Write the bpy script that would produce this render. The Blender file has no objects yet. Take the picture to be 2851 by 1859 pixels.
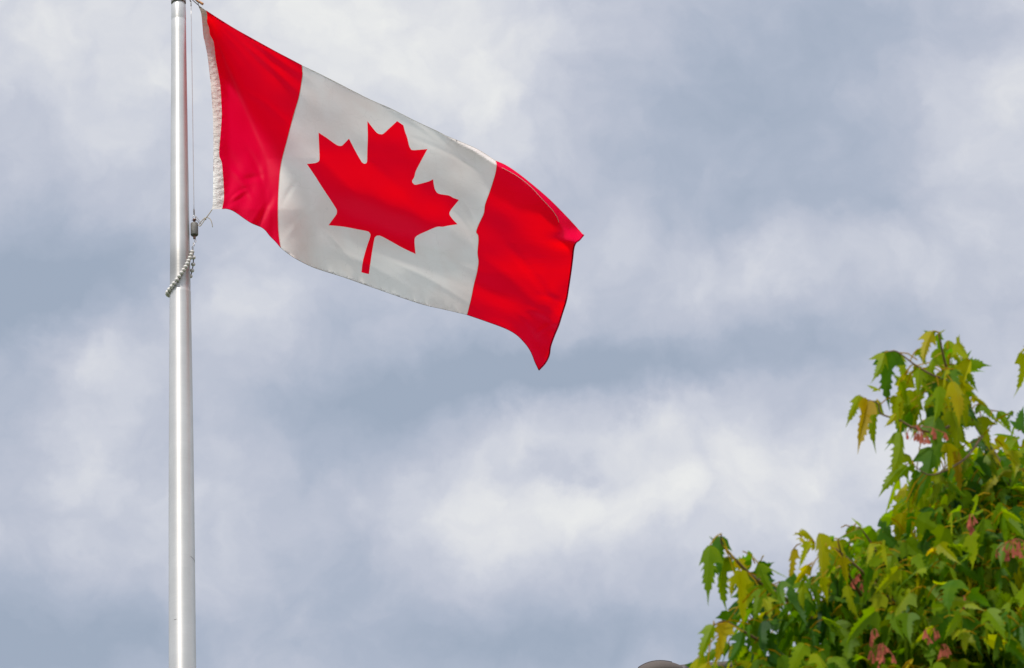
import bpy, math, random
import numpy as np
from mathutils import Vector, Matrix, noise
from mathutils.geometry import delaunay_2d_cdt

random.seed(7)
C = bpy.context.scene
COL = C.collection
R = math.radians

# ------------------------------------------------------------------ camera
W_SRC, H_SRC = 2851.0, 1859.0          # survey sheet size (source pixels)
K = 2380.0 / 2851.0                    # source -> display pixels
LENS = 135.0
FD = LENS / 36.0 * 2380.0              # focal length in display pixels
PITCH, ROLL = R(27.0), R(-2.86)
CAM = Vector((0, 0, 1.6))
cam_rot = Matrix.Rotation(R(90) + PITCH, 3, 'X') @ Matrix.Rotation(ROLL, 3, 'Z')
RIGHT, UP, FWD = cam_rot.col[0].copy(), cam_rot.col[1].copy(), -cam_rot.col[2].copy()
cam_data = bpy.data.cameras.new("camera")
cam = bpy.data.objects.new("camera", cam_data)
COL.objects.link(cam)
cam.matrix_world = Matrix.Translation(CAM) @ cam_rot.to_4x4()
cam_data.lens = LENS
cam_data.sensor_width = 36.0
cam_data.clip_end = 8000.0
cam_data.dof.use_dof = True
cam_data.dof.focus_distance = 21.6
cam_data.dof.aperture_fstop = 29.0
C.camera = cam

def at(x, y, Y):
    """survey point (display pixels) to the world point at forward distance Y"""
    d = RIGHT * ((x - 1190.0) / FD) + UP * ((776.0 - y) / FD) + FWD
    return CAM + d * (Y / d.y)

def ats(x, y, Y):
    return at(x * K, y * K, Y)

# ------------------------------------------------------------------ sun, exposure
C.view_settings.view_transform = 'Standard'
C.view_settings.look = 'None'
C.view_settings.exposure = 0.0
C.view_settings.gamma = 1.0
SUN_DIR = Vector((-0.22, -0.47, 0.86)).normalized()
sd = bpy.data.lights.new("sun", 'SUN')
sd.energy = 3.8
sd.angle = R(5)
sd.color = (1.0, 0.95, 0.88)
sun = bpy.data.objects.new("sun", sd)
COL.objects.link(sun)
sun.rotation_euler = SUN_DIR.to_track_quat('Z', 'Y').to_euler()
sun.location = (0, 0, 60)

# ------------------------------------------------------------------ world: overcast cloud sky
def lin(r, g, b):
    f = lambda c: (c / 12.92) if c <= 0.04045 else ((c + 0.055) / 1.055) ** 2.4
    return (f(r / 255), f(g / 255), f(b / 255), 1.0)

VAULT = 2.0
world = bpy.data.worlds.new("World")
C.world = world
world.use_nodes = True
wt = world.node_tree
wn, wl = wt.nodes, wt.links
wn.clear()

def N(tree, kind, **kw):
    n = tree.nodes.new(kind)
    for k, v in kw.items():
        setattr(n, k, v)
    return n

def M(tree, op, a, b=None, c=None):
    n = tree.nodes.new('ShaderNodeMath')
    n.operation = op
    for i, v in enumerate((a, b, c)):
        if v is None:
            continue
        if isinstance(v, (int, float)):
            n.inputs[i].default_value = v
        else:
            tree.links.new(v, n.inputs[i])
    return n.outputs[0]

tc = N(wt, 'ShaderNodeTexCoord')
D = tc.outputs['Generated']
def wdot(vec):
    n = N(wt, 'ShaderNodeVectorMath', operation='DOT_PRODUCT')
    wl.new(D, n.inputs[0]); n.inputs[1].default_value = tuple(vec)
    return n.outputs['Value']
df = wdot(FWD)
dfc = M(wt, 'MAXIMUM', df, 0.05)
gx = M(wt, 'MULTIPLY', M(wt, 'DIVIDE', wdot(RIGHT), dfc), FD / 1000.0)
gy = M(wt, 'MULTIPLY', M(wt, 'DIVIDE', wdot(UP), dfc), FD / 1000.0)
cmb = N(wt, 'ShaderNodeCombineXYZ')
wl.new(gx, cmb.inputs[0]); wl.new(gy, cmb.inputs[1])
# swirl the bank coordinates so that no cloud edge is an ellipse
def world_noise(scale, detail, rough, loc, vec):
    mp = N(wt, 'ShaderNodeMapping')
    mp.inputs['Location'].default_value = loc
    wl.new(vec, mp.inputs['Vector'])
    n = N(wt, 'ShaderNodeTexNoise')
    n.inputs['Scale'].default_value = scale
    n.inputs['Detail'].default_value = detail
    n.inputs['Roughness'].default_value = rough
    wl.new(mp.outputs[0], n.inputs['Vector'])
    return n
warp = world_noise(2.6, 8.0, 0.58, (3.1, 1.7, 0.4), cmb.outputs[0])
wsub = N(wt, 'ShaderNodeVectorMath', operation='SUBTRACT')
wl.new(warp.outputs['Color'], wsub.inputs[0]); wsub.inputs[1].default_value = (0.5, 0.5, 0.5)
wmad = N(wt, 'ShaderNodeVectorMath', operation='MULTIPLY_ADD')
wl.new(wsub.outputs[0], wmad.inputs[0]); wmad.inputs[1].default_value = (0.42, 0.34, 0.0)
wl.new(cmb.outputs[0], wmad.inputs[2])
P = wmad.outputs[0]

CLOUDS = [  # x, y (display px), sx, sy, turn (deg), strength
    (880, 60, 340, 210, 0, .56), (150, 100, 330, 230, 0, .36), (1190, 230, 200, 170, 20, .26),
    (2340, 240, 130, 190, 0, .28), (235, 850, 130, 90, -20, .30), (190, 1070, 150, 110, 0, .20),
    (560, 700, 120, 100, 30, .28), (1580, 1130, 520, 135, 6, .46), (1180, 1010, 170, 60, 0, .20),
    (1800, 600, 340, 90, 8, .18), (1130, 1230, 220, 90, 10, .26), (420, 1260, 180, 130, 0, .20),
    (2150, 960, 200, 90, 20, .26), (2150, 640, 250, 110, 0, .10), (1480, 1000, 140, 40, 20, .14),
    (420, 480, 200, 90, -30, .10), (1330, 560, 120, 90, 0, .10), (560, 1000, 90, 160, 0, .12),
    (1760, 260, 330, 240, 0, -.26), (40, 700, 330, 100, 8, -.46), (180, 560, 220, 80, 0, -.20),
    (930, 920, 330, 90, 6, -.46), (1420, 860, 360, 70, 4, -.34), (1290, 1100, 90, 36, 0, -.30),
    (1250, 1510, 330, 80, 0, -.40), (100, 1500, 300, 100, 0, -.42), (800, 1290, 190, 120, 0, -.16),
    (1950, 480, 280, 70, 6, -.14), (1900, 780, 260, 50, 8, -.18), (730, 760, 200, 50, 20, -.12),
    (2100, 60, 260, 90, 0, -.10), (40, 960, 90, 160, 0, -.18), (900, 1060, 160, 60, 0, -.14),
]
acc = None
for (x, y, sx, sy, rot, amp) in CLOUDS:
    mp = N(wt, 'ShaderNodeMapping', vector_type='TEXTURE')
    mp.inputs['Location'].default_value = ((x - 1190) / 1000, (776 - y) / 1000, 0)
    mp.inputs['Rotation'].default_value = (0, 0, R(rot))
    mp.inputs['Scale'].default_value = (sx / 1000, sy / 1000, 1)
    wl.new(P, mp.inputs['Vector'])
    dp = N(wt, 'ShaderNodeVectorMath', operation='DOT_PRODUCT')
    wl.new(mp.outputs[0], dp.inputs[0]); wl.new(mp.outputs[0], dp.inputs[1])
    e = M(wt, 'EXPONENT', M(wt, 'MULTIPLY', dp.outputs['Value'], -0.75))
    acc = M(wt, 'MULTIPLY_ADD', e, amp, acc if acc is not None else 0.0)
front = N(wt, 'ShaderNodeMapRange', interpolation_type='SMOOTHSTEP')
front.inputs['From Min'].default_value = 0.75; front.inputs['From Max'].default_value = 0.95
wl.new(df, front.inputs['Value'])
acc = M(wt, 'MULTIPLY', acc, front.outputs[0])
# the whole vault: broad banks plus fine billows
broad = world_noise(2.6, 4.0, 0.5, (0.3, 0.1, 0.0), D)
fine = world_noise(7.0, 8.0, 0.56, (1.3, 4.1, 0.0), P)
med = world_noise(1.7, 5.0, 0.5, (7.3, 2.1, 0.0), P)
t = M(wt, 'MULTIPLY_ADD', M(wt, 'SUBTRACT', broad.outputs[0], 0.5), M(wt, 'SUBTRACT', 0.9, M(wt, 'MULTIPLY', front.outputs[0], 0.9)), 0.415)
t = M(wt, 'ADD', t, acc)
t = M(wt, 'MULTIPLY_ADD', M(wt, 'SUBTRACT', fine.outputs[0], 0.5), 0.44, t)
t = M(wt, 'MULTIPLY_ADD', M(wt, 'SUBTRACT', med.outputs[0], 0.5), 0.35, t)
puff = N(wt, 'ShaderNodeTexVoronoi', feature='F1')
puff.inputs['Scale'].default_value = 6.0; puff.inputs['Detail'].default_value = 2.0; puff.voronoi_dimensions = '2D'
puff.inputs['Roughness'].default_value = 0.5
wl.new(P, puff.inputs['Vector'])
lit = N(wt, 'ShaderNodeMapRange', interpolation_type='SMOOTHSTEP')
lit.inputs['From Min'].default_value = 0.3; lit.inputs['From Max'].default_value = 0.7
lit.inputs['To Min'].default_value = 0.06; lit.inputs['To Max'].default_value = 0.17
wl.new(t, lit.inputs['Value'])
t = M(wt, 'MULTIPLY_ADD', M(wt, 'SUBTRACT', 0.52, puff.outputs['Distance']), lit.outputs[0], t)
ramp = N(wt, 'ShaderNodeValToRGB')
cr = ramp.color_ramp
cr.elements[0].position = 0.0; cr.elements[0].color = lin(160, 173, 192)
cr.elements[1].position = 1.0; cr.elements[1].color = lin(238, 239, 238)
for p_, c_ in ((0.22, (174, 184, 202)), (0.42, (191, 197, 212)), (0.6, (207, 211, 222)), (0.8, (223, 225, 230))):
    el = cr.elements.new(p_); el.color = lin(*c_)
wl.new(t, ramp.inputs[0])
sky = N(wt, 'ShaderNodeTexSky')
sky.sky_type = 'NISHITA'
sky.sun_disc = False
sky.sun_elevation = math.asin(SUN_DIR.z)
sky.sun_rotation = math.atan2(SUN_DIR.x, SUN_DIR.y)
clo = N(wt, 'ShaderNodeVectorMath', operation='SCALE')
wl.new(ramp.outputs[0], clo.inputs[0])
# vault brightened with angle away from the view axis, added to light the flag
offview = N(wt, 'ShaderNodeMapRange', interpolation_type='SMOOTHSTEP')
offview.inputs['From Min'].default_value = 0.97; offview.inputs['From Max'].default_value = 0.45
offview.inputs['To Min'].default_value = 10.0; offview.inputs['To Max'].default_value = 10.0 * VAULT
wl.new(df, offview.inputs['Value'])
wl.new(offview.outputs[0], clo.inputs['Scale'])
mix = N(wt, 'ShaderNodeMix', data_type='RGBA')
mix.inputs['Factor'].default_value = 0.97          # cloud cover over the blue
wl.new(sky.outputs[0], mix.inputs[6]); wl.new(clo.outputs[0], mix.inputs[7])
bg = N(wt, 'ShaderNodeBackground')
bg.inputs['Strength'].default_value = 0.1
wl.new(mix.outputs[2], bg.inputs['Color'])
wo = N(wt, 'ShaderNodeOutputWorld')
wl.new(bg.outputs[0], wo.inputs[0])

# ------------------------------------------------------------------ helpers
def link_mesh(name, verts, faces, mat=None, parent=None, smooth=True, loc=None):
    me = bpy.data.meshes.new(name)
    if loc is not None:
        verts = [tuple(Vector(v) - Vector(loc)) for v in verts]
    me.from_pydata([tuple(v) for v in verts], [], faces)
    me.update()
    if smooth:
        me.polygons.foreach_set('use_smooth', [True] * len(me.polygons))
    o = bpy.data.objects.new(name, me)
    COL.objects.link(o)
    if mat:
        me.materials.append(mat)
    if loc is not None:
        o.location = loc
    if parent:
        o.parent = parent
        if loc is not None:
            o.location = Vector(loc) - parent.location
        elif parent.parent:
            o.location = (0, 0, 0)
        else:
            o.location = -parent.location
    return o

def thing(name, loc, label, cat, group=None):
    o = bpy.data.objects.new(name, None)
    COL.objects.link(o)
    o.location = loc
    o.empty_display_size = 0.1
    o['label'] = label; o['category'] = cat
    if group: o['group'] = group
    return o

def merge(parts):
    V, F = [], []
    for v, f in parts:
        n = len(V)
        V += [tuple(q) for q in v]
        F += [tuple(i + n for i in g) for g in f]
    return V, F

def tube(pts, rad, seg=8, caps=True):
    pts = [Vector(p) for p in pts]
    if not hasattr(rad, '__len__'):
        rad = [rad] * len(pts)
    V, F = [], []
    ref = None
    for i, p in enumerate(pts):
        a = pts[max(i - 1, 0)]; b = pts[min(i + 1, len(pts) - 1)]
        tn = (b - a).normalized()
        if ref is None:
            ref = tn.orthogonal().normalized()
        ref = (ref - tn * ref.dot(tn)).normalized()
        bn = tn.cross(ref)
        for k in range(seg):
            an = 2 * math.pi * k / seg
            V.append(p + (ref * math.cos(an) + bn * math.sin(an)) * rad[i])
    for i in range(len(pts) - 1):
        for k in range(seg):
            k2 = (k + 1) % seg
            F.append((i * seg + k, i * seg + k2, (i + 1) * seg + k2, (i + 1) * seg + k))
    if caps:
        F.append(tuple(range(seg - 1, -1, -1)))
        F.append(tuple((len(pts) - 1) * seg + k for k in range(seg)))
    return V, F

def lathe(cx, cy, prof, seg=64):
    V, F = [], []
    for r, z in prof:
        for k in range(seg):
            a = 2 * math.pi * k / seg
            V.append((cx + r * math.cos(a), cy + r * math.sin(a), z))
    for i in range(len(prof) - 1):
        for k in range(seg):
            k2 = (k + 1) % seg
            F.append((i * seg + k, i * seg + k2, (i + 1) * seg + k2, (i + 1) * seg + k))
    F.append(tuple(range(seg - 1, -1, -1)))
    F.append(tuple((len(prof) - 1) * seg + k for k in range(seg)))
    return V, F

def ball(c, r, seg=16, rings=10, squash=1.0, axis=None):
    c = Vector(c)
    q = Vector((0, 0, 1)).rotation_difference(Vector(axis)) if axis is not None else None
    V = []
    for i in range(1, rings):
        th = math.pi * i / rings
        for k in range(seg):
            a = 2 * math.pi * k / seg
            v = Vector((r * math.sin(th) * math.cos(a), r * math.sin(th) * math.sin(a), r * squash * math.cos(th)))
            if q: v = q @ v
            V.append(c + v)
    top = Vector((0, 0, r * squash)); 
    if q: top = q @ top
    V.append(c + top); V.append(c - top)
    n = (rings - 1) * seg
    F = []
    for i in range(rings - 2):
        for k in range(seg):
            k2 = (k + 1) % seg
            F.append((i * seg + k, (i + 1) * seg + k, (i + 1) * seg + k2, i * seg + k2))
    for k in range(seg):
        k2 = (k + 1) % seg
        F.append((n, k, k2)); F.append((n + 1, (rings - 2) * seg + k2, (rings - 2) * seg + k))
    return V, F

def smooth_curve(pts, n=8):
    """Catmull-Rom through pts"""
    pts = [Vector(p) for p in pts]
    P_ = [pts[0] * 2 - pts[1]] + pts + [pts[-1] * 2 - pts[-2]]
    out = []
    for i in range(1, len(P_) - 2):
        for k in range(n):
            t_ = k / n
            a, b, c, d = P_[i - 1], P_[i], P_[i + 1], P_[i + 2]
            out.append(0.5 * ((2 * b) + (c - a) * t_ + (2 * a - 5 * b + 4 * c - d) * t_ ** 2 + (3 * b - a - 3 * c + d) * t_ ** 3))
    out.append(pts[-1])
    return out

# ------------------------------------------------------------------ materials
def mat_new(name):
    m = bpy.data.materials.new(name)
    m.use_nodes = True
    t_ = m.node_tree
    t_.nodes.clear()
    out = t_.nodes.new('ShaderNodeOutputMaterial')
    return m, t_, out

def principled(name, col, rough=0.5, metal=0.0, noise_amt=0.0, noise_scale=20.0, bump=0.0, bump_scale=200.0, spec=0.5):
    m, t_, out = mat_new(name)
    p = t_.nodes.new('ShaderNodeBsdfPrincipled')
    p.inputs['Base Color'].default_value = (*col, 1)
    p.inputs['Roughness'].default_value = rough
    p.inputs['Metallic'].default_value = metal
    p.inputs['Specular IOR Level'].default_value = spec
    tcn = t_.nodes.new('ShaderNodeTexCoord')
    if noise_amt:
        nz = t_.nodes.new('ShaderNodeTexNoise')
        nz.inputs['Scale'].default_value = noise_scale
        nz.inputs['Detail'].default_value = 6
        t_.links.new(tcn.outputs['Object'], nz.inputs['Vector'])
        mr = t_.nodes.new('ShaderNodeMapRange')
        mr.inputs['To Min'].default_value = 1 - noise_amt
        mr.inputs['To Max'].default_value = 1 + noise_amt
        t_.links.new(nz.outputs[0], mr.inputs[0])
        vs = t_.nodes.new('ShaderNodeVectorMath'); vs.operation = 'SCALE'
        vs.inputs[0].default_value = col
        t_.links.new(mr.outputs[0], vs.inputs['Scale'])
        t_.links.new(vs.outputs[0], p.inputs['Base Color'])
    if bump:
        nb = t_.nodes.new('ShaderNodeTexNoise')
        nb.inputs['Scale'].default_value = bump_scale
        t_.links.new(tcn.outputs['Object'], nb.inputs['Vector'])
        b = t_.nodes.new('ShaderNodeBump')
        b.inputs['Distance'].default_value = bump
        b.inputs['Strength'].default_value = 1
        t_.links.new(nb.outputs[0], b.inputs['Height'])
        t_.links.new(b.outputs[0], p.inputs['Normal'])
    t_.links.new(p.outputs[0], out.inputs[0])
    return m

def cloth(name, front, through, trans=0.5, stain=None, bump=0.0012, sheen=0.0, bscale=55.0, weave=True):
    """thin nylon: light scattered back in one dye colour, light let through in another"""
    m, t_, out = mat_new(name)
    tcn = t_.nodes.new('ShaderNodeTexCoord')
    dif = t_.nodes.new('ShaderNodeBsdfDiffuse')
    trn = t_.nodes.new('ShaderNodeBsdfTranslucent')
    dif.inputs[0].default_value = (*front, 1)
    trn.inputs[0].default_value = (*through, 1)
    if stain:
        nz = t_.nodes.new('ShaderNodeTexNoise')
        nz.inputs['Scale'].default_value = 2.3; nz.inputs['Detail'].default_value = 7
        nz.inputs['Distortion'].default_value = 0.4
        t_.links.new(tcn.outputs['Object'], nz.inputs['Vector'])
        rp = t_.nodes.new('ShaderNodeValToRGB')
        rp.color_ramp.elements[0].position = 0.38; rp.color_ramp.elements[0].color = (*front, 1)
        rp.color_ramp.elements[1].position = 0.62; rp.color_ramp.elements[1].color = (*stain, 1)
        t_.links.new(nz.outputs[0], rp.inputs[0])
        # threadbare grey hairlines
        vo = t_.nodes.new('ShaderNodeTexVoronoi'); vo.feature = 'DISTANCE_TO_EDGE'
        vo.inputs['Scale'].default_value = 5.0
        nd = t_.nodes.new('ShaderNodeTexNoise'); nd.inputs['Scale'].default_value = 9.0; nd.inputs['Detail'].default_value = 3
        t_.links.new(tcn.outputs['Object'], nd.inputs['Vector'])
        ad = t_.nodes.new('ShaderNodeVectorMath'); ad.operation = 'MULTIPLY_ADD'
        t_.links.new(nd.outputs['Color'], ad.inputs[0]); ad.inputs[1].default_value = (.12, .12, .12)
        t_.links.new(tcn.outputs['Object'], ad.inputs[2])
        t_.links.new(ad.outputs[0], vo.inputs['Vector'])
        mrr = t_.nodes.new('ShaderNodeMapRange')
        mrr.inputs['From Min'].default_value = 0.0; mrr.inputs['From Max'].default_value = 0.006
        mrr.inputs['To Min'].default_value = 0.90; mrr.inputs['To Max'].default_value = 1.0
        t_.links.new(vo.outputs[0], mrr.inputs[0])
        vs = t_.nodes.new('ShaderNodeVectorMath'); vs.operation = 'SCALE'
        t_.links.new(rp.outputs[0], vs.inputs[0]); t_.links.new(mrr.outputs[0], vs.inputs['Scale'])
        t_.links.new(vs.outputs[0], dif.inputs[0])
        t_.links.new(vs.outputs[0], trn.inputs[0])
    nb = t_.nodes.new('ShaderNodeTexNoise')
    nb.inputs['Scale'].default_value = bscale; nb.inputs['Detail'].default_value = 4
    mp = t_.nodes.new('ShaderNodeMapping')
    mp.inputs['Rotation'].default_value = (0, R(32), 0); mp.inputs['Scale'].default_value = (0.22, 1, 1)
    t_.links.new(tcn.outputs['Object'], mp.inputs[0]); t_.links.new(mp.outputs[0], nb.inputs['Vector'])
    b = t_.nodes.new('ShaderNodeBump')
    b.inputs['Distance'].default_value = bump; b.inputs['Strength'].default_value = 1
    t_.links.new(nb.outputs[0], b.inputs['Height'])
    t_.links.new(b.outputs[0], dif.inputs['Normal']); t_.links.new(b.outputs[0], trn.inputs['Normal'])
    mx = t_.nodes.new('ShaderNodeMixShader'); mx.inputs[0].default_value = trans
    t_.links.new(dif.outputs[0], mx.inputs[1]); t_.links.new(trn.outputs[0], mx.inputs[2])
    last = mx
    if sheen:
        gl = t_.nodes.new('ShaderNodeBsdfGlossy')
        gl.inputs['Roughness'].default_value = 0.45
        gl.inputs[0].default_value = (1, 1, 1, 1)
        t_.links.new(b.outputs[0], gl.inputs['Normal'])
        mg = t_.nodes.new('ShaderNodeMixShader'); mg.inputs[0].default_value = sheen
        t_.links.new(mx.outputs[0], mg.inputs[1]); t_.links.new(gl.outputs[0], mg.inputs[2])
        last = mg
    t_.links.new(last.outputs[0], out.inputs[0])
    return m

def make_pole_material():
    m, t_, out = mat_new('brushed_aluminium')
    p = t_.nodes.new('ShaderNodeBsdfPrincipled')
    p.inputs['Metallic'].default_value = 0.66
    p.inputs['Anisotropic'].default_value = 0.68
    p.inputs['Anisotropic Rotation'].default_value = 0.25
    tg = t_.nodes.new('ShaderNodeTangent'); tg.direction_type = 'RADIAL'; tg.axis = 'Z'
    t_.links.new(tg.outputs[0], p.inputs['Tangent'])
    tcn = t_.nodes.new('ShaderNodeTexCoord')
    mp = t_.nodes.new('ShaderNodeMapping'); mp.inputs['Scale'].default_value = (3, 3, 130)
    t_.links.new(tcn.outputs['Object'], mp.inputs[0])
    nz = t_.nodes.new('ShaderNodeTexNoise'); nz.inputs['Scale'].default_value = 1.0; nz.inputs['Detail'].default_value = 8
    nz.inputs['Roughness'].default_value = 0.7
    t_.links.new(mp.outputs[0], nz.inputs['Vector'])
    n2 = t_.nodes.new('ShaderNodeTexNoise'); n2.inputs['Scale'].default_value = 5.0; n2.inputs['Detail'].default_value = 8
    t_.links.new(tcn.outputs['Object'], n2.inputs['Vector'])
    mr = t_.nodes.new('ShaderNodeMapRange'); mr.inputs['From Min'].default_value = .25; mr.inputs['From Max'].default_value = .75
    mr.inputs['To Min'].default_value = .50; mr.inputs['To Max'].default_value = .60
    t_.links.new(nz.outputs[0], mr.inputs[0]); t_.links.new(mr.outputs[0], p.inputs['Roughness'])
    # rub marks where the ring of beads slides: a band of smudged rings on the shaft
    sep = t_.nodes.new('ShaderNodeSeparateXYZ'); t_.links.new(tcn.outputs['Object'], sep.inputs[0])
    zc, zw = RUB
    dz = M(t_, 'DIVIDE', M(t_, 'SUBTRACT', sep.outputs[2], zc), zw)
    g = M(t_, 'EXPONENT', M(t_, 'MULTIPLY', M(t_, 'MULTIPLY', dz, dz), -1.0))
    below = M(t_, 'GREATER_THAN', sep.outputs[2], RUB_SEAM)
    g = M(t_, 'MULTIPLY', g, below)
    g = M(t_, 'MULTIPLY', g, M(t_, 'ADD', 0.45, nz.outputs[0]))
    sc = M(t_, 'SUBTRACT', M(t_, 'MULTIPLY_ADD', n2.outputs[0], 0.22, M(t_, 'MULTIPLY_ADD', nz.outputs[0], 0.14, 0.43)), M(t_, 'MULTIPLY', g, 0.24))
    vs = t_.nodes.new('ShaderNodeVectorMath'); vs.operation = 'SCALE'
    vs.inputs[0].default_value = (1.0, 0.965, 0.925)
    t_.links.new(sc, vs.inputs['Scale']); t_.links.new(vs.outputs[0], p.inputs['Base Color'])
    b = t_.nodes.new('ShaderNodeBump'); b.inputs['Distance'].default_value = 0.0003
    t_.links.new(nz.outputs[0], b.inputs['Height']); t_.links.new(b.outputs[0], p.inputs['Normal'])
    t_.links.new(p.outputs[0], out.inputs[0])
    return m

# ------------------------------------------------------------------ ground
def build_ground():
    m, t_, out = mat_new('lawn')
    p = t_.nodes.new('ShaderNodeBsdfPrincipled'); p.inputs['Roughness'].default_value = 0.95
    tcn = t_.nodes.new('ShaderNodeTexCoord')
    nz = t_.nodes.new('ShaderNodeTexNoise'); nz.inputs['Scale'].default_value = 0.8; nz.inputs['Detail'].default_value = 10
    t_.links.new(tcn.outputs['Object'], nz.inputs['Vector'])
    rp = t_.nodes.new('ShaderNodeValToRGB')
    rp.color_ramp.elements[0].position = .35; rp.color_ramp.elements[0].color = (.035, .06, .018, 1)
    rp.color_ramp.elements[1].position = .7; rp.color_ramp.elements[1].color = (.09, .11, .04, 1)
    t_.links.new(nz.outputs[0], rp.inputs[0]); t_.links.new(rp.outputs[0], p.inputs['Base Color'])
    t_.links.new(p.outputs[0], out.inputs[0])
    n = 48
    V = [(0, 0, 0)]; F = []
    radii = [5, 15, 40, 100, 300, 900, 3000]
    for r in radii:
        for k in range(n):
            a = 2 * math.pi * k / n
            V.append((r * math.cos(a), r * math.sin(a), 0))
    for k in range(n):
        F.append((0, 1 + k, 1 + (k + 1) % n))
    for i in range(len(radii) - 1):
        for k in range(n):
            k2 = (k + 1) % n
            F.append((1 + i * n + k, 1 + (i + 1) * n + k, 1 + (i + 1) * n + k2, 1 + i * n + k2))
    g = link_mesh('ground', V, F, m, smooth=False)
    g['kind'] = 'structure'
    pave = principled('concrete', (.36, .35, .33), 0.9, noise_amt=.2, noise_scale=3)
    V, F = lathe(PX, PY, [(1.6, 0.004), (1.6, 0.12), (1.56, 0.14), (0.1, 0.15)], 48)
    s = link_mesh('pavement', V, F, pave, smooth=False)
    s['kind'] = 'structure'

# ------------------------------------------------------------------ flagpole
PY = 19.6
pc = at(419.5, 776, PY)
PX = pc.x
# measured widths (display px) down the frame -> real radius at that height
WID = [(-60, 32.0), (5, 33.4), (200, 37.5), (484, 44.0), (701, 49.7), (950, 55.5), (1169, 59.6), (1552, 63.5)]
PR = []
for y, w in WID:
    p = at(419.5, y, PY)
    dist = (p - CAM).dot(FWD)
    PR.append((p.z, w / 2 * dist / FD))
PR.sort()
def pole_r(z):
    if z <= PR[0][0]:
        return min(PR[0][1] + (PR[0][0] - z) * 0.0035, 0.10)
    for (z0, r0), (z1, r1) in zip(PR, PR[1:]):
        if z <= z1:
            return r0 + (r1 - r0) * (z - z0) / (z1 - z0)
    return PR[-1][1] - (z - PR[-1][0]) * 0.004
def zrow(ysrc, xd=419.5):
    return at(xd, ysrc * K, PY).z
Z_SEAM = zrow(812)
RUB = (zrow(745), 0.13)
RUB_SEAM = Z_SEAM
Z_COL = zrow(9)

alu = make_pole_material()
dark_metal = principled('weathered_zinc', (.26, .24, .22), 0.45, 0.7, .35, 60, .0008, 500)
steel = principled('steel_wire', (.42, .40, .38), 0.4, 0.85, .2, 80)
bead_mat = principled('white_plastic', (.56, .53, .49), 0.28, 0, .05, 60)
cord_mat = principled('cord', (.36, .31, .24), 0.85, 0, .25, 300, .0006, 900)
dark_cord = principled('dark_cord', (.09, .075, .07), 0.8, 0, .25, 300)
wood = principled('varnished_wood', (.50, .22, .075), 0.35, 0, .3, 90)

def build_pole():
    t_ = thing('flagpole', (PX, PY, 0), 'tall tapering brushed aluminium flagpole carrying the flag at half frame left', 'flagpole')
    t_['label'] = 'tall tapering brushed aluminium flagpole that the red and white flag flies from'
    prof = []
    z = 0.15
    prof.append((pole_r(z), z))
    while z < Z_SEAM - 0.3:
        z += 0.25; prof.append((pole_r(z), z))
    rs = pole_r(Z_SEAM)
    prof += [(rs, Z_SEAM - 0.02), (rs, Z_SEAM - 0.002), (rs - 0.0016, Z_SEAM)]
    z = Z_SEAM + 0.05
    zs2 = zrow(57)
    while z < zs2 - 0.06:
        prof.append((pole_r(z) - 0.0008, z)); z += 0.1
    prof += [(pole_r(zs2), zs2 - 0.004), (pole_r(zs2) - 0.0015, zs2), (pole_r(zs2), zs2 + 0.004)]
    zt = zrow(14)
    prof += [(pole_r(zt), zt - .006), (pole_r(zt) - .003, zt), (pole_r(zt) - 0.006, zt + .004), (pole_r(zt) - 0.006, Z_COL + 0.10)]
    link_mesh('shaft', *lathe(PX, PY, prof, 96), alu, t_)
    r = pole_r(Z_COL)
    # revolving collar, truck and ball above the frame
    link_mesh('collar', *lathe(PX, PY, [(r - .004, Z_COL + .002), (r + .0005, Z_COL), (r + .0015, Z_COL + .004), (r + .0015, Z_COL + .07), (r - .002, Z_COL + .075)], 64), dark_metal, t_)
    zt = Z_COL + 0.075
    link_mesh('truck', *lathe(PX, PY, [(r - .005, zt - .01), (r - .005, zt + .02), (r + .02, zt + .035), (r + .02, zt + .075), (r - .01, zt + .10), (.012, zt + .11), (.012, zt + .16)], 48), dark_metal, t_)
    V, F = ball((PX, PY, zt + .25), .10, 32, 20)
    link_mesh('ball_finial', V, F, principled('gold_leaf', (.72, .50, .16), .25, 1), t_)
    arm0 = Vector((PX + r + .005, PY, zt + .055))
    link_mesh('pulley_arm', *tube([arm0, arm0 + Vector((.10, 0, .005))], .008, 8), dark_metal, t_)
    # flash collar at the foot
    link_mesh('base_cover', *lathe(PX, PY, [(.20, .151), (.19, .17), (.13, .21), (pole_r(.25) + .004, .25)], 48), alu, t_)
    # scuffs: thin scratches as raised burrs a fraction of a millimetre proud
    def scuff(y0, x0, x1, rise):
        pts = []
        for k in range(9):
            x = x0 + (x1 - x0) * k / 8
            z = zrow(y0 + rise * (k / 8) ** 2)
            dx = at(x * K, y0 * K, PY).x - at(419.5, y0 * K, PY).x
            rr = pole_r(z) + .0001
            dx = max(-rr * .995, min(rr * .995, dx))
            pts.append((PX + dx, PY - math.sqrt(rr * rr - dx * dx), z))
        return tube(pts, [.0003 + .0009 * math.sin(math.pi * k / 8) for k in range(9)], 6)
    link_mesh('scratch', *scuff(1560, 527, 542, 10), dark_cord, t_)
    link_mesh('scratch', *scuff(1737, 482, 492, -1), dark_cord, t_)
    return t_

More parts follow.
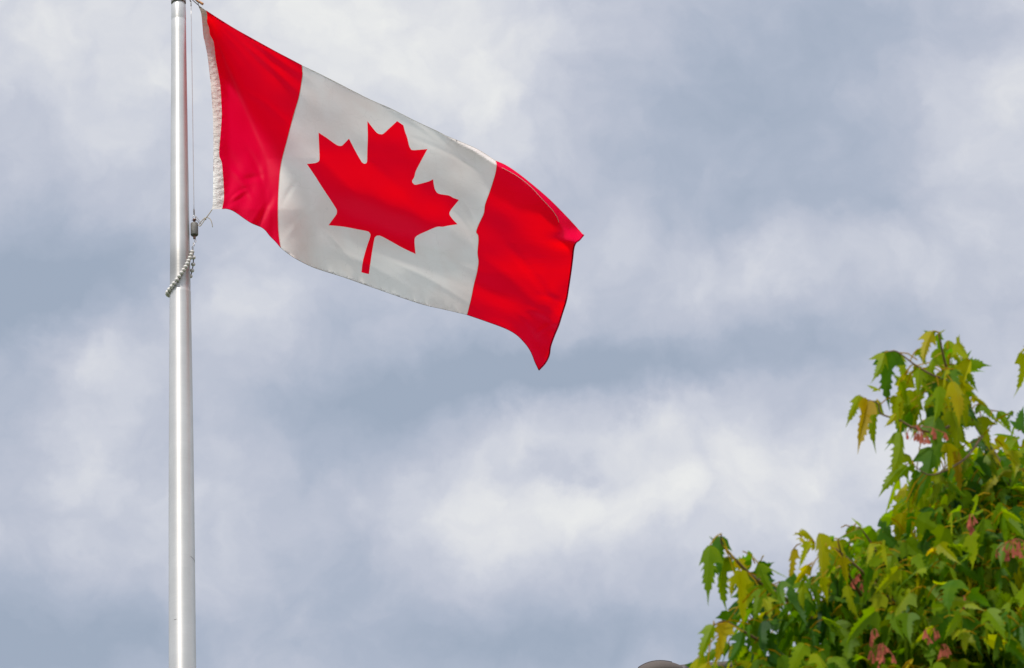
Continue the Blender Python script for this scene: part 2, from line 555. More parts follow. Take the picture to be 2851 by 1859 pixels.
# ------------------------------------------------------------------ flag
HDR_L = [(551, 13), (554.3, 20.7), (559.3, 34.3), (562, 50), (563, 62), (566.4, 100), (570.5, 118.6), (578.2, 160), (584.6, 214), (588.5, 258), (592.9, 330), (594, 397), (593.9, 430), (593.3, 519), (592.3, 565.5), (590.2, 582.5)]
HDR_R = [(574.3, 29.6), (576.9, 43.8), (576.4, 60.6), (582.1, 77.3), (584.6, 95.4), (593.7, 113.4), (597.5, 136.6), (600.1, 159.8), (607.8, 203.6), (613.5, 239.7), (616.1, 283.5), (617.4, 319.6), (615, 360.8), (612.6, 389.3), (610.3, 431), (617.1, 451.1), (620.2, 482), (622.3, 509.9), (623.3, 550), (618.6, 581)]
TOP1 = [(574.3, 29.6), (610.4, 53), (651.6, 78.5), (687.7, 99), (765, 141.8), (811.4, 166.2), (841, 182)]
SEAM1 = [(841, 182), (841.6, 196), (842.4, 206.2), (839.8, 226.8), (832, 270.6), (819.2, 314.4), (808, 355), (799, 391), (785.6, 441.8), (779.4, 479), (775.7, 528.4), (774.1, 577.9), (774.8, 627.4), (777, 658.3), (781.6, 689.2)]
BOT1 = [(618.6, 581), (631, 581), (646.4, 585.6), (661.9, 594.9), (683.6, 610.4), (702.1, 621.8), (726.8, 632), (739.2, 641.3), (751.6, 656.7), (767, 672.2), (781.6, 689.2)]
TOP2 = [(841, 182), (881, 201), (930, 225.5), (985, 254), (1035.2, 279), (1088.3, 302), (1155.7, 336), (1219.5, 366), (1240.7, 377), (1283.2, 394.5), (1332.9, 417), (1379.4, 446.6)]
SEAM2 = [(1379.4, 446.6), (1382.5, 458.9), (1379.4, 480.8), (1370.6, 511.5), (1361.9, 537.8), (1350.9, 568.4), (1346.5, 594.7), (1333.4, 623.2), (1325.9, 645.1), (1330.7, 653.9), (1332.1, 669.2), (1329.4, 704.3), (1332.1, 728.4), (1328.1, 756.9), (1319.4, 791.9), (1311.5, 831.4), (1300.5, 876)]
BOT2 = [(781.6, 689.2), (801, 704.7), (825.8, 721), (862.9, 740), (893.8, 751.5), (950.1, 769.1), (1010.4, 790.3), (1081.2, 815.1), (1123.8, 830), (1180, 848), (1241.3, 862), (1300.5, 876)]
TOP3 = [(1379.4, 446.6), (1407.9, 459), (1442.9, 482), (1486.8, 517), (1530.6, 555), (1574.4, 599), (1607.3, 634.2), (1624.8, 653.9)]
FLY = [(1624.8, 653.9), (1613.8, 667), (1602.9, 675.8), (1597.2, 691.1), (1594.1, 717.4), (1589.7, 752.5), (1583.2, 796.3), (1576.6, 835.7), (1565.6, 870.8), (1554.7, 905.9), (1543.7, 932.2), (1532.8, 962.8), (1528.4, 989.1), (1517.4, 1011), (1499.9, 1029.9)]
BOT3 = [(1300.5, 876), (1355.3, 894.9), (1407.9, 914.6), (1438.5, 932.2), (1460.5, 954.1), (1473.6, 971.6), (1482.4, 989.1), (1488.9, 1006.6), (1499.9, 1029.9)]
FOLD = [(1191, 350.9), (1233.6, 376), (1311.6, 415.5), (1382.5, 458.9), (1407.9, 472), (1442.9, 492), (1478, 520.2), (1504.3, 548.7), (1535, 581.6), (1550.3, 603.5), (1556, 618.8)]
LEAF = [(919,160),(968,193),(980,240),(998,290),(1012,350),(1022,372),(1045,388),(1157,380),(1095,495),(1065,555),(1053,600),(1037,630),(1045,650),(1065,660),(1110,650),(1165,635),(1202,617),(1208,665),(1218,700),(1245,730),(1325,745),(1360,763),(1405,779),(1375,815),(1340,860),(1330,888),(1345,918),(1393,971),(1330,980),(1280,990),(1230,992),(1150,1025),(1095,1050),(1065,1070),(1056,1095),(1058,1150),(1064,1204),(960,1155),(810,1072),(770,1060),(748,1070),(740,1090),(725,1170),(710,1270),(697,1363),(638,1348),(650,1260),(680,1150),(708,1065),(703,1040),(685,1026),(620,1013),(530,995),(455,985),(380,979),(415,930),(440,895),(446,868),(438,845),(400,785),(330,680),(270,585),(210,497),(250,493),(285,487),(303,475),(309,450),(306,360),(301,250),(370,295),(440,345),(475,355),(495,345),(541,298),(575,365),(610,430),(640,480),(650,490),(665,495),(678,488),(683,470),(685,380),(688,280),(685,160),(720,205),(760,252),(790,263),(812,258),(860,215)]
LEAF = [(x / 2.8217 + 780, y / 2.8217 + 280) for x, y in LEAF]
SHARP = {0, 1, 7, 16, 22, 27, 36, 44, 45, 54, 62, 68, 73, 83}

def dens(pl, step=4.0, smooth=True):
    """resample polyline, Catmull-Rom"""
    if smooth:
        pl = [(p.x, p.y) for p in smooth_curve([(x, y, 0) for x, y in pl], 6)]
    out = [pl[0]]
    for a, b in zip(pl, pl[1:]):
        L = math.hypot(b[0] - a[0], b[1] - a[1])
        n = max(1, int(round(L / step)))
        for k in range(1, n + 1):
            out.append((a[0] + (b[0] - a[0]) * k / n, a[1] + (b[1] - a[1]) * k / n))
    return out

def leaf_outline():
    idx = sorted(SHARP)
    pts = []
    for i, s in enumerate(idx):
        e = idx[(i + 1) % len(idx)]
        seg = []
        k = s
        while True:
            seg.append(LEAF[k])
            if k == e: break
            k = (k + 1) % len(LEAF)
        pts += dens(seg, 4.0, len(seg) > 2)[:-1]
    return pts

def inside(poly, x, y):
    X, Y = poly[:, 0], poly[:, 1]
    X2, Y2 = np.roll(X, -1), np.roll(Y, -1)
    res = np.zeros(len(x), bool)
    for i in range(len(X)):
        c = ((Y[i] > y) != (Y2[i] > y))
        if Y2[i] != Y[i]:
            c &= x < (X2[i] - X[i]) * (y - Y[i]) / (Y2[i] - Y[i]) + X[i]
        res ^= c
    return res

CREASE = np.array([(560, -20), (576, 44), (612, 130), (654, 227), (690, 312), (724, 397), (739, 440), (748, 500), (753, 565), (764, 625), (776, 677), (790, 760)], float)
FOLDN = np.array([(900, 180), (1100, 296)] + FOLD + [(1568, 637), (1585, 656), (1605, 673), (1640, 692)], float)

def sstep(a, b, x):
    t_ = np.clip((x - a) / (b - a), 0, 1)
    return t_ * t_ * (3 - 2 * t_)

def gauss(x, y, cx, cy, sx, sy, rot=0):
    c, s = math.cos(R(rot)), math.sin(R(rot))
    dx, dy = x - cx, y - cy
    u = (dx * c + dy * s) / sx; v = (-dx * s + dy * c) / sy
    return np.exp(-(u * u + v * v))

def flag_depth(px, py):
    """how far (m) the cloth stands behind the plane through the pole, by survey pixel"""
    px = np.asarray(px, float); py = np.asarray(py, float)
    x = (px - 590) / 486.0; z = -(py - 300) / 433.0
    xc = np.interp(py, CREASE[:, 1], CREASE[:, 0])
    g = (px - xc) / 486.0
    w = 0.012
    soft = w * np.log1p(np.exp(np.clip(-g / w, -40, 40)))            # ~max(-g,0)
    gp = g + soft                                                       # ~max(g,0)
    wl_ = (xc - 560) / 486.0
    d = 0.34 * (wl_ - soft)
    d += -0.65 * 0.24 * (1 - np.exp(-gp / 0.24))
    # body of the cloth leans toward the viewer at its top, bellies in the middle
    lean = sstep(-0.02, 0.26, g)
    zz = z + 0.62 * x          # height above the falling midline
    d += lean * (-(0.54 + 0.08 * sstep(0.4, 0.9, x)) * zz)
    d += 0.10 * np.sin(2.2 * x + 0.3)
    d += 0.16 * np.exp(-((x - 1.05) / 0.45) ** 2) * (-0.5 * np.clip(zz + 0.05, -1, 1))
    # middle fold that hangs nearly upright under the leaf's heart
    d += 0.060 * gauss(px, py, 1040, 560, 230, 60, 22) * 1.0
    d += -0.045 * gauss(px, py, 1120, 660, 260, 60, 18)
    d += 0.03 * gauss(px, py, 860, 640, 90, 90, 0)
    # fly half swings back again
    d += 0.25 * sstep(1.5, 2.15, x) * (x - 1.5) - 0.30 * sstep(1.5, 2.0, x) * zz * 0.35
    # soft long furrows running with the cloth
    q = zz + 0.10 * np.sin(2.4 * x + 1.0)
    d += 0.007 * np.sin(q * 17 + 2.0 * x) * sstep(0.55, 1.0, x)
    d += 0.004 * np.sin(q * 37 - 3.2 * x + 1.0) * sstep(0.9, 1.7, x) * sstep(0.15, -0.25, zz + .1)
    # rolled-over top strip at the fly
    fy = np.interp(px, FOLDN[:, 0], FOLDN[:, 1])
    over = np.clip((fy - py) / 433.0, 0, 1) * sstep(1180, 1240, px)
    d += 1.25 * over - 0.0 * over
    # corner pocket by the fly tip
    d += 0.05 * gauss(px, py, 1590, 640, 34, 20, 30)
    d += -0.03 * gauss(px, py, 1575, 672, 40, 16, 10)
    # tail swings forward
    d += -0.12 * gauss(px, py, 1500, 1010, 70, 90, 0)
    d += 0.010 * np.sin((px * 0.8 - py * 0.45) / 17.0) * gauss(px, py, 1530, 930, 50, 90, 10)
    d += 0.005 * np.sin((px * 0.55 + py * 0.6) / 11.0) * gauss(px, py, 1555, 860, 45, 90, 12)
    # fan of tight pleats from the upper hoist corner
    rx, ry = px - 556, py - 14
    rr = np.hypot(rx, ry) / 486.0
    an = np.arctan2(ry, rx)
    fan = np.exp(-rr / 0.28) * sstep(0.03, 0.10, rr) * sstep(0.50, 0.75, an) * sstep(1.35, 1.1, an)
    d += fan * 0.012 * rr ** 0.5 * np.sin(an * 46) * (1 + .4 * np.sin(an * 17))
    fan2 = np.exp(-((rr - 0.5) / 0.25) ** 2) * sstep(0.52, 0.6, an) * sstep(0.86, 0.72, an)
    d += fan2 * 0.006 * np.sin(an * 55)
    # puckers of the lower hoist panel
    hp = sstep(0, -0.03, g)
    d += 0.020 * gauss(px, py, 735, 590, 10, 42, 28) - 0.016 * gauss(px, py, 712, 610, 12, 40, 35)
    d += 0.012 * gauss(px, py, 650, 560, 40, 7, -32) - 0.012 * gauss(px, py, 662, 545, 30, 8, -40)
    d += 0.010 * gauss(px, py, 700, 495, 28, 8, -10) + 0.010 * gauss(px, py, 640, 440, 14, 46, -38)
    d += hp * 0.006 * np.sin((px * 0.9 + py * 0.35) / 9.0) * sstep(380, 560, py)
    # hoist strip ripples
    st = sstep(30, 6, np.abs(px - np.interp(py, [q_[1] for q_ in HDR_R], [q_[0] for q_ in HDR_R]) + 14))
    d += st * (0.0040 * np.sin((px * 0.35 + py) / 3.1 + 1.4 * np.sin(py / 37.0)) + 0.003 * np.sin((py - px * 0.8) / 5.3 + np.sin(py / 23.0)))
    # hem buckles on the lower edge
    hem = np.interp(px, [q_[0] for q_ in BOT2], [q_[1] for q_ in BOT2])
    he = np.exp(-np.clip(hem - py, 0, 400) / 14.0) * sstep(790, 850, px) * sstep(1330, 1290, px)
    d += he * (0.006 * np.sin(px / 9.5 + np.sin(px / 31.0) * 2) + 0.004 * np.sin(px / 4.7))
    # all-over softness
    for a_, kx, ky, ph in ((.0035, 21, 31, 0), (.0022, 37, -19, 1.3), (.0016, 11, 53, 2.1), (.0009, 70, 44, .7)):
        d += a_ * np.sin(kx * x * .5 + ky * z * .5 + ph + 1.2 * np.sin(3 * x - 4 * z))
    for (x0, y0, x1, y1, wd, am) in ((1085, 305, 1215, 385, 5, .005), (1150, 385, 1330, 470, 6, -.005), (1195, 352, 1300, 440, 7, .007), (870, 615, 990, 735, 5, .004),
            (1262, 585, 1325, 680, 6, -.007), (1290, 560, 1335, 650, 5, .005), (940, 700, 1140, 800, 9, .005), (1040, 690, 1300, 800, 10, -.004), (1100, 730, 1310, 845, 7, .006), (1180, 700, 1320, 750, 8, .006),
            (1420, 690, 1560, 870, 12, -.009), (1350, 720, 1500, 850, 16, .007), (1470, 860, 1555, 905, 8, .006), (1440, 880, 1500, 960, 8, -.005), (1500, 820, 1580, 850, 9, -.005), (1495, 930, 1545, 900, 6, .005),
            (680, 250, 800, 340, 9, .006), (700, 130, 830, 260, 8, .006), (640, 95, 800, 215, 6, -.005), (790, 560, 860, 470, 7, .005), (800, 660, 900, 560, 9, -.005), (860, 420, 1010, 560, 14, .005), (1000, 430, 1180, 590, 14, -.005),
            (635, 560, 690, 520, 5, .008), (640, 470, 700, 545, 7, -.007), (690, 420, 735, 520, 8, .008)):
        L_ = math.hypot(x1 - x0, y1 - y0); ux, uy = (x1 - x0) / L_, (y1 - y0) / L_
        al = (px - x0) * ux + (py - y0) * uy; ac = -(px - x0) * uy + (py - y0) * ux + 5 * np.sin(al / L_ * 3.5)
        env = sstep(-.25, .25, al / L_) * sstep(1.25, .75, al / L_)
        d += am * env * np.exp(-(ac / wd) ** 2)
    # the hoist, tied only at its corners, bows away from the viewer
    s_h = np.clip((582 - py) / 569.0, 0, 1)
    bow = 0.30 * s_h * (1 - s_h ** 8) * np.exp(-gp / 0.38)
    # the hoist is held straight by its heading
    hold = sstep(-0.02, 0.10, (px - np.interp(py, [q_[1] for q_ in HDR_L], [q_[0] for q_ in HDR_L])) / 486.0)
    base = -0.10 * 0
    return d * (0.12 + 0.88 * hold) + bow - 0.01

def flag_pt(px, py, dd):
    return ats(px, py, PY + dd)

def build_flag():
    hl, hr = dens(HDR_L), dens(HDR_R)
    t1, s1, b1 = dens(TOP1), dens(SEAM1), dens(BOT1)
    t2, s2, b2 = dens(TOP2), dens(SEAM2), dens(BOT2)
    t3, fl, b3 = dens(TOP3), dens(FLY), dens(BOT3)
    hb = dens([HDR_L[-1], HDR_R[-1]], 4, False)
    ht = dens([HDR_L[0], HDR_R[0]], 4, False)
    lf = leaf_outline()
    fd = dens(FOLD)
    polys = {
        'hoist_strip': ht + hr[1:] + hb[::-1][1:] + hl[::-1][1:-1],
        'red_hoist_panel': t1 + s1[1:] + b1[::-1][1:] + hr[::-1][1:-1],
        'white_panel': t2 + s2[1:] + b2[::-1][1:] + s1[::-1][1:-1],
        'red_fly_panel': t3 + fl[1:] + b3[::-1][1:] + s2[::-1][1:-1],
    }
    verts, edges, key = [], [], {}
    def vid(p):
        k = (round(p[0], 2), round(p[1], 2))
        if k not in key:
            key[k] = len(verts); verts.append(Vector((p[0], p[1])))
        return key[k]
    def add_line(pl, close=False):
        ids = [vid(p) for p in pl]
        for a, b in zip(ids, ids[1:]):
            if a != b: edges.append((a, b))
        if close: edges.append((ids[-1], ids[0]))
    for pl in (hl, hr, t1, s1, b1, t2, s2, b2, t3, fl, b3, hb, ht, fd):
        add_line(pl)
    add_line(lf, True)
    outline = np.array(ht + t1[1:] + t2[1:] + t3[1:] + fl[1:] + b3[::-1][1:] + b2[::-1][1:] + b1[::-1][1:] + hb[::-1][1:] + hl[::-1][1:-1])
    step = 4.6
    xs = np.arange(548, 1630, step); ys = np.arange(10, 1034, step)
    GX, GY = np.meshgrid(xs, ys)
    GX = GX + (np.arange(GX.shape[0]) % 2)[:, None] * step / 2
    gxx, gyy = GX.ravel(), GY.ravel()
    keep = inside(outline, gxx, gyy)
    gxx, gyy = gxx[keep], gyy[keep]
    lines = np.array([(v.x, v.y) for v in verts])
    ok = np.ones(len(gxx), bool)
    for i in range(0, len(gxx), 2000):
        dd = np.hypot(gxx[i:i + 2000, None] - lines[None, :, 0], gyy[i:i + 2000, None] - lines[None, :, 1]).min(1)
        ok[i:i + 2000] = dd > 2.4
    for x, y in zip(gxx[ok], gyy[ok]):
        verts.append(Vector((float(x), float(y))))
    ov, oe, of, *_ = delaunay_2d_cdt(verts, edges, [], 0, 1e-4)
    P2 = np.array([(v.x, v.y) for v in ov])
    tris = np.array([f for f in of if len(f) == 3])
    cen = P2[tris].mean(1)
    a = P2[tris]
    area = np.abs((a[:, 1, 0] - a[:, 0, 0]) * (a[:, 2, 1] - a[:, 0, 1]) - (a[:, 2, 0] - a[:, 0, 0]) * (a[:, 1, 1] - a[:, 0, 1]))
    tris, cen = tris[area > 0.05], cen[area > 0.05]
    leafp = np.array(lf)
    inleaf = inside(leafp, cen[:, 0], cen[:, 1])
    dd = flag_depth(P2[:, 0], P2[:, 1])
    P3 = [flag_pt(P2[i, 0], P2[i, 1], float(dd[i])) for i in range(len(P2))]
    # smooth normals across the whole cloth so panels shade as one sheet
    P3n = np.array([tuple(v) for v in P3])
    fn = np.cross(P3n[tris[:, 1]] - P3n[tris[:, 0]], P3n[tris[:, 2]] - P3n[tris[:, 0]])
    flip = fn[:, 1] > 0
    tris[flip] = tris[flip][:, ::-1]
    fn[flip] *= -1
    vn = np.zeros_like(P3n)
    for k in range(3):
        np.add.at(vn, tris[:, k], fn)
    vn /= np.maximum(np.linalg.norm(vn, axis=1, keepdims=True), 1e-12)

    base = ats(590, 582, PY)
    root = thing('flag', base, 'Canadian flag with red maple leaf streaming to the right of the pole', 'flag')
    red = cloth('red_nylon', (.98, .0, .072), (1.0, .0, .0), .56, bump=.0010, sheen=.004)
    white = cloth('white_nylon', (.90, .85, .81), (.90, .85, .81), .45, stain=(.84, .74, .69), bump=.0011, sheen=.01)
    strip = cloth('heading_canvas', (.76, .745, .70), (.5, .48, .42), .10, stain=(.66, .635, .58), bump=.008, bscale=70)
    hemc = cloth('hem_red', (.42, .0, .02), (.3, .0, .0), .12)
    hemw = cloth('hem_white', (.50, .47, .42), (.4, .37, .32), .2)
    thread = cloth('stitching', (.72, .50, .44), (.6, .3, .28), .2)
    sets = []
    for nm, poly in polys.items():
        m_ = inside(np.array(poly), cen[:, 0], cen[:, 1])
        if nm == 'white_panel': m_ &= ~inleaf
        sets.append((nm, m_))
    sets.append(('maple_leaf', inleaf))
    mats = {'hoist_strip': strip, 'red_hoist_panel': red, 'white_panel': white, 'red_fly_panel': red, 'maple_leaf': red}
    names = {'red_hoist_panel': 'red_panel', 'red_fly_panel': 'red_panel', 'hoist_strip': 'heading_strip'}
    for nm, m_ in sets:
        T = tris[m_]
        used = np.unique(T)
        remap = -np.ones(len(P3), int); remap[used] = np.arange(len(used))
        o = link_mesh(names.get(nm, nm), [P3[i] for i in used], [tuple(int(j) for j in f) for f in remap[T]], mats[nm], root)
        me = o.data
        me.normals_split_custom_set_from_vertices([tuple(vn[i]) for i in used])
    # narrow doubled hems and seam stitching: fine rolled cord lines on the cloth
    def line(name, pl, rad, mat, off=0.0):
        pl = np.array(pl)
        d_ = flag_depth(pl[:, 0], pl[:, 1])
        pts = [flag_pt(x, y, float(q) + off) for (x, y), q in zip(pl, d_)]
        link_mesh(name, *tube(pts, rad, 6), mat, root)
    line('hem', t1, .0019, hemc); line('hem', t2, .0013, hemw); line('hem', t3, .0010, thread)
    line('hem', b1, .0016, hemc); line('hem', b2, .0014, hemw); line('hem', b3, .0018, hemc)
    line('hem', fl, .0046, hemc)
    line('seam', s1, .0014, thread, -.001); line('seam', s2, .0012, thread, -.001)
    line('hem_stitching', [p for p in fd if p[0] > 1395], .0011, thread, -.001)
    return root

# ------------------------------------------------------------------ halyard, weight, beads, cord
def build_rigging():
    Yc = PY
    # halyard
    top = ats(532, 16, Yc); bot = ats(540.3, 598, Yc - .005)
    h = thing('halyard_cable', bot, 'thin steel halyard cable hanging straight between the pole and the flag', 'cable')
    pts = [top.lerp(bot, k / 20) for k in range(21)]
    link_mesh('wire', *tube(pts, .0021, 8), steel, h)
    up = ats(531.5, -6, Yc); pul = Vector((PX + pole_r(Z_COL) + .1, Yc, Z_COL + .13))
    link_mesh('hook', *tube(smooth_curve([top, ats(532, 6, Yc), up, pul], 5), .0035, 8), dark_cord, h)
    link_mesh('ferrule', *tube([ats(532, 7, Yc), ats(532, 8, Yc), ats(532, 11, Yc), ats(532, 12, Yc), ats(532, 15, Yc), ats(532.1, 17, Yc)], [.003, .0045, .0045, .0035, .0045, .002], 10), steel, h)
    link_mesh('ferrule', *tube([ats(540, 581, Yc), ats(540, 583, Yc), ats(540.3, 589, Yc), ats(540.4, 598, Yc)], [.002, .0042, .0046, .0035], 10), steel, h)
    # wooden toggle with its lashings, at the head of the flag
    tg = thing('toggle', ats(566, 12, Yc), 'small orange wooden toggle lashed to the top corner of the flag', 'toggle')
    a, b = ats(541, -4, Yc - .01), ats(565.5, 11.5, Yc - .01)
    n_ = 8
    link_mesh('peg', *tube([a.lerp(b, k / n_) for k in range(n_ + 1)], [.0045, .0062, .0070, .0062, .0068, .0074, .0078, .0080, .0072], 14), wood, tg)
    link_mesh('lashing', *tube(smooth_curve([ats(532, -4, Yc - .012), ats(541, 4, Yc - .012), ats(549, 11, Yc - .012), ats(553, 14, Yc - .01), ats(556, 22, Yc - .008)], 5), [.0028] * 21, 8), dark_cord, tg)
    link_mesh('lashing', *tube(smooth_curve([ats(541, -4, Yc - .018), ats(548, 4, Yc - .020), ats(552, 7, Yc - .019), ats(551, 13, Yc - .012)], 5), .0022, 8), dark_cord, tg)
    link_mesh('lashing', *tube(smooth_curve([ats(555.5, 1.5, Yc - .020), ats(553.5, 5, Yc - .022), ats(551, 10, Yc - .012)], 5), .0016, 8), cord_mat, tg)
    # counterweight
    zc = lambda y: ats(541, y, Yc).z
    cx = ats(541.2, 638, Yc).x
    z0, z1 = ats(541, 655.5, Yc).z, ats(541, 621.5, Yc).z
    wgt = thing('counterweight', (cx, Yc, z0), 'grey knurled cylindrical counterweight hanging beside the pole under the cable', 'weight')
    r = 10.9 / 486.0 * 1.0
    link_mesh('cylinder', *lathe(cx, Yc, [(r * .55, z0), (r * .86, z0 + .001), (r, z0 + .006), (r, z1 - .005), (r * .93, z1 - .001), (r * .5, z1)], 40),
              principled('knurled_zinc', (.17, .16, .145), .6, .35, .5, 60, .0016, 420), wgt)
    link_mesh('swivel', *lathe(cx, Yc, [(.007, z1 - .002), (.007, z1 + .018), (.010, z1 + .020), (.009, z1 + .028), (.004, z1 + .031)], 16), principled('rusty_iron', (.13, .06, .045), .7, .4, .4, 120), wgt)
    link_mesh('swivel', *lathe(cx, Yc, [(.005, z0 - .024), (.008, z0 - .020), (.008, z0 + .002)], 16), principled('rusty_iron_lower', (.22, .13, .10), .7, .4, .4, 120), wgt)
    def ring(c, rx, rz, rad, turn, tilt=0, n=24):
        c = Vector(c); P_ = []
        for k in range(n + 1):
            an = 2 * math.pi * k / n
            v = Vector((rx * math.cos(an), 0, rz * math.sin(an)))
            v = Matrix.Rotation(tilt, 3, 'Y') @ v
            v = Matrix.Rotation(turn, 3, 'Z') @ v
            P_.append(c + v)
        return tube(P_, rad, 8, False)
    link_mesh('eye_ring', *ring(ats(541, 604, Yc - .004), .0088, .0105, .0021, 0), steel, wgt)
    link_mesh('pin', *tube([ats(533.5, 612.5, Yc), ats(549, 612.5, Yc)], .0022, 8), dark_metal, wgt)
    # snap clip to the cord
    A, B = ats(543, 606, Yc - .010), ats(557.5, 623, Yc - .012)
    link_mesh('snap_hook', *merge([tube([A, B], .0022, 8), tube(smooth_curve([A, ats(546, 603, Yc - .012), ats(551, 609, Yc - .014), ats(559, 619, Yc - .014), B], 5), .0017, 8)]), dark_metal, wgt)
    link_mesh('chain_link', *ring(ats(543.5, 669, Yc), .0048, .0115, .0019, R(30), R(-14)), steel, wgt)
    link_mesh('chain_link', *ring(ats(539.5, 680, Yc), .0045, .0125, .0019, R(-50), R(-14)), steel, wgt)
    link_mesh('chain_link', *ring(ats(536.5, 690, Yc), .0035, .0100, .0019, R(20), R(-12)), dark_metal, wgt)
    # cord from clip to flag
    cd = thing('tie_cord', ats(571, 609, Yc - .012), 'pale knotted cord tying the lower flag corner to the counterweight clip', 'cord')
    Yk = Yc - .013
    V = merge([
        tube(smooth_curve([ats(590.5, 583, Yc - .012), ats(583, 594, Yk), ats(577, 602, Yk), ats(572, 608, Yk)], 6), .0032, 8),
        tube(smooth_curve([ats(571, 608, Yk), ats(565, 611, Yk), ats(559, 618, Yk), ats(553.5, 626, Yk), ats(557, 629, Yk - .003), ats(562, 623, Yk - .004), ats(570, 611, Yk - .003)], 6), .0028, 8)])
    link_mesh('loop', *V, cord_mat, cd)
    link_mesh('loose_end', *tube(smooth_curve([ats(571, 607, Yk), ats(577, 605.5, Yk), ats(583.5, 608, Yk - .004), ats(588.5, 616, Yk - .008), ats(591, 626, Yk - .006), ats(591.5, 632, Yk - .004)], 6), .0024, 8), cord_mat, cd)
    kn = merge([ring(ats(571, 609, Yk), .0062, .0040, .0028, R(20), R(40)), ring(ats(570.5, 608.5, Yk), .0030, .0066, .0026, R(-30), R(-20)), ball(ats(571, 609, Yk), .0052)])
    link_mesh('knot', *kn, cord_mat, cd)
    # ring of beads round the pole
    rb = 6.6 / 486.0
    front = [(535, 701), (532, 709), (528.7, 717.8), (524.9, 726), (521.2, 734), (516.7, 742.8), (511.1, 751.2), (505.3, 759.2), (498.9, 769), (492.2, 778.5), (484.3, 788.6), (477.6, 797.4), (471.4, 805.8), (467, 813.5)]
    pos = []
    for i, (x, y) in enumerate(front):
        p = ats(x, y, PY)
        rr = pole_r(p.z) + rb * 1.02
        off = p.x - PX
        if abs(off) >= rr * 0.985:
            Y = PY - (.03 if i < 3 else .0)
        else:
            Y = PY - math.sqrt(rr * rr - off * off)
        # ease the first beads from the chain plane onto the shaft
        e = min(1, i / 4.0)
        Y = (PY) * (1 - e) + Y * e
        pos.append(ats(x, y, Y))
    a0 = math.atan2(pos[-1].y - PY, pos[-1].x - PX)
    zl = pos[-1].z; zr = ats(535, 716, PY).z
    rr = pole_r(zl) + rb * 1.02
    tot = a0 - (-2 * math.pi if a0 > 0 else 0)
    # go round the back: from the left side over +Y to the right side
    start = a0 if a0 > 0 else a0 + 2 * math.pi
    n_ = 14
    for k in range(1, n_ + 1):
        u = k / n_
        an = start + (0.05 - start) * u
        z = zl + (zr - zl) * (u ** 2.2)
        bulge = 1 + 0.03 * u
        pos.append(Vector((PX + rr * bulge * math.cos(an), PY + rr * math.sin(an), z)))
    bd = thing('bead_ring', pos[13], 'string of white beads looped around the pole below the counterweight', 'bead chain')
    link_mesh('bead_cord', *tube(smooth_curve([ats(536, 693, PY)] + pos + [ats(537, 697, PY + .01)], 3), .0032, 8), dark_cord, bd)
    proto = None
    for i, p in enumerate(pos):
        nx = pos[min(i + 1, len(pos) - 1)] - pos[max(i - 1, 0)]
        sc = random.uniform(.93, 1.03)
        if proto is None:
            V, F = ball((0, 0, 0), rb, 20, 14, .90)
            me = bpy.data.meshes.new('bead'); me.from_pydata([tuple(v) for v in V], [], F)
            me.polygons.foreach_set('use_smooth', [True] * len(me.polygons)); me.materials.append(bead_mat)
            proto = me
        o = bpy.data.objects.new('bead', proto); COL.objects.link(o)
        o.parent = bd; o.location = p - bd.location
        o.rotation_mode = 'QUATERNION'
        o.rotation_quaternion = Vector((0, 0, 1)).rotation_difference(nx.normalized())
        o.scale = (sc, sc, sc)

# ------------------------------------------------------------------ maple tree
LEAF_ROWS = [(0.0, .012, 0), (.015, .10, -.03), (.05, .24, -.02), (.10, .33, .05), (.14, .43, .13), (.20, .30, .06), (.25, .20, .02), (.31, .15, .02), (.36, .24, .06), (.41, .17, .0),
             (.46, .15, .02), (.50, .22, .06), (.56, .14, .0), (.61, .18, .05), (.67, .10, .0), (.72, .125, .05), (.80, .06, 0), (.90, .03, 0), (1.06, .002, 0)]
LEAF_ROWS_LO = [(0.0, .012, 0), (.05, .18, 0), (.24, .36, .08), (.33, .165, .02), (.53, .185, .03), (.70, .13, .02), (.88, .05, 0), (1.04, .002, 0)]

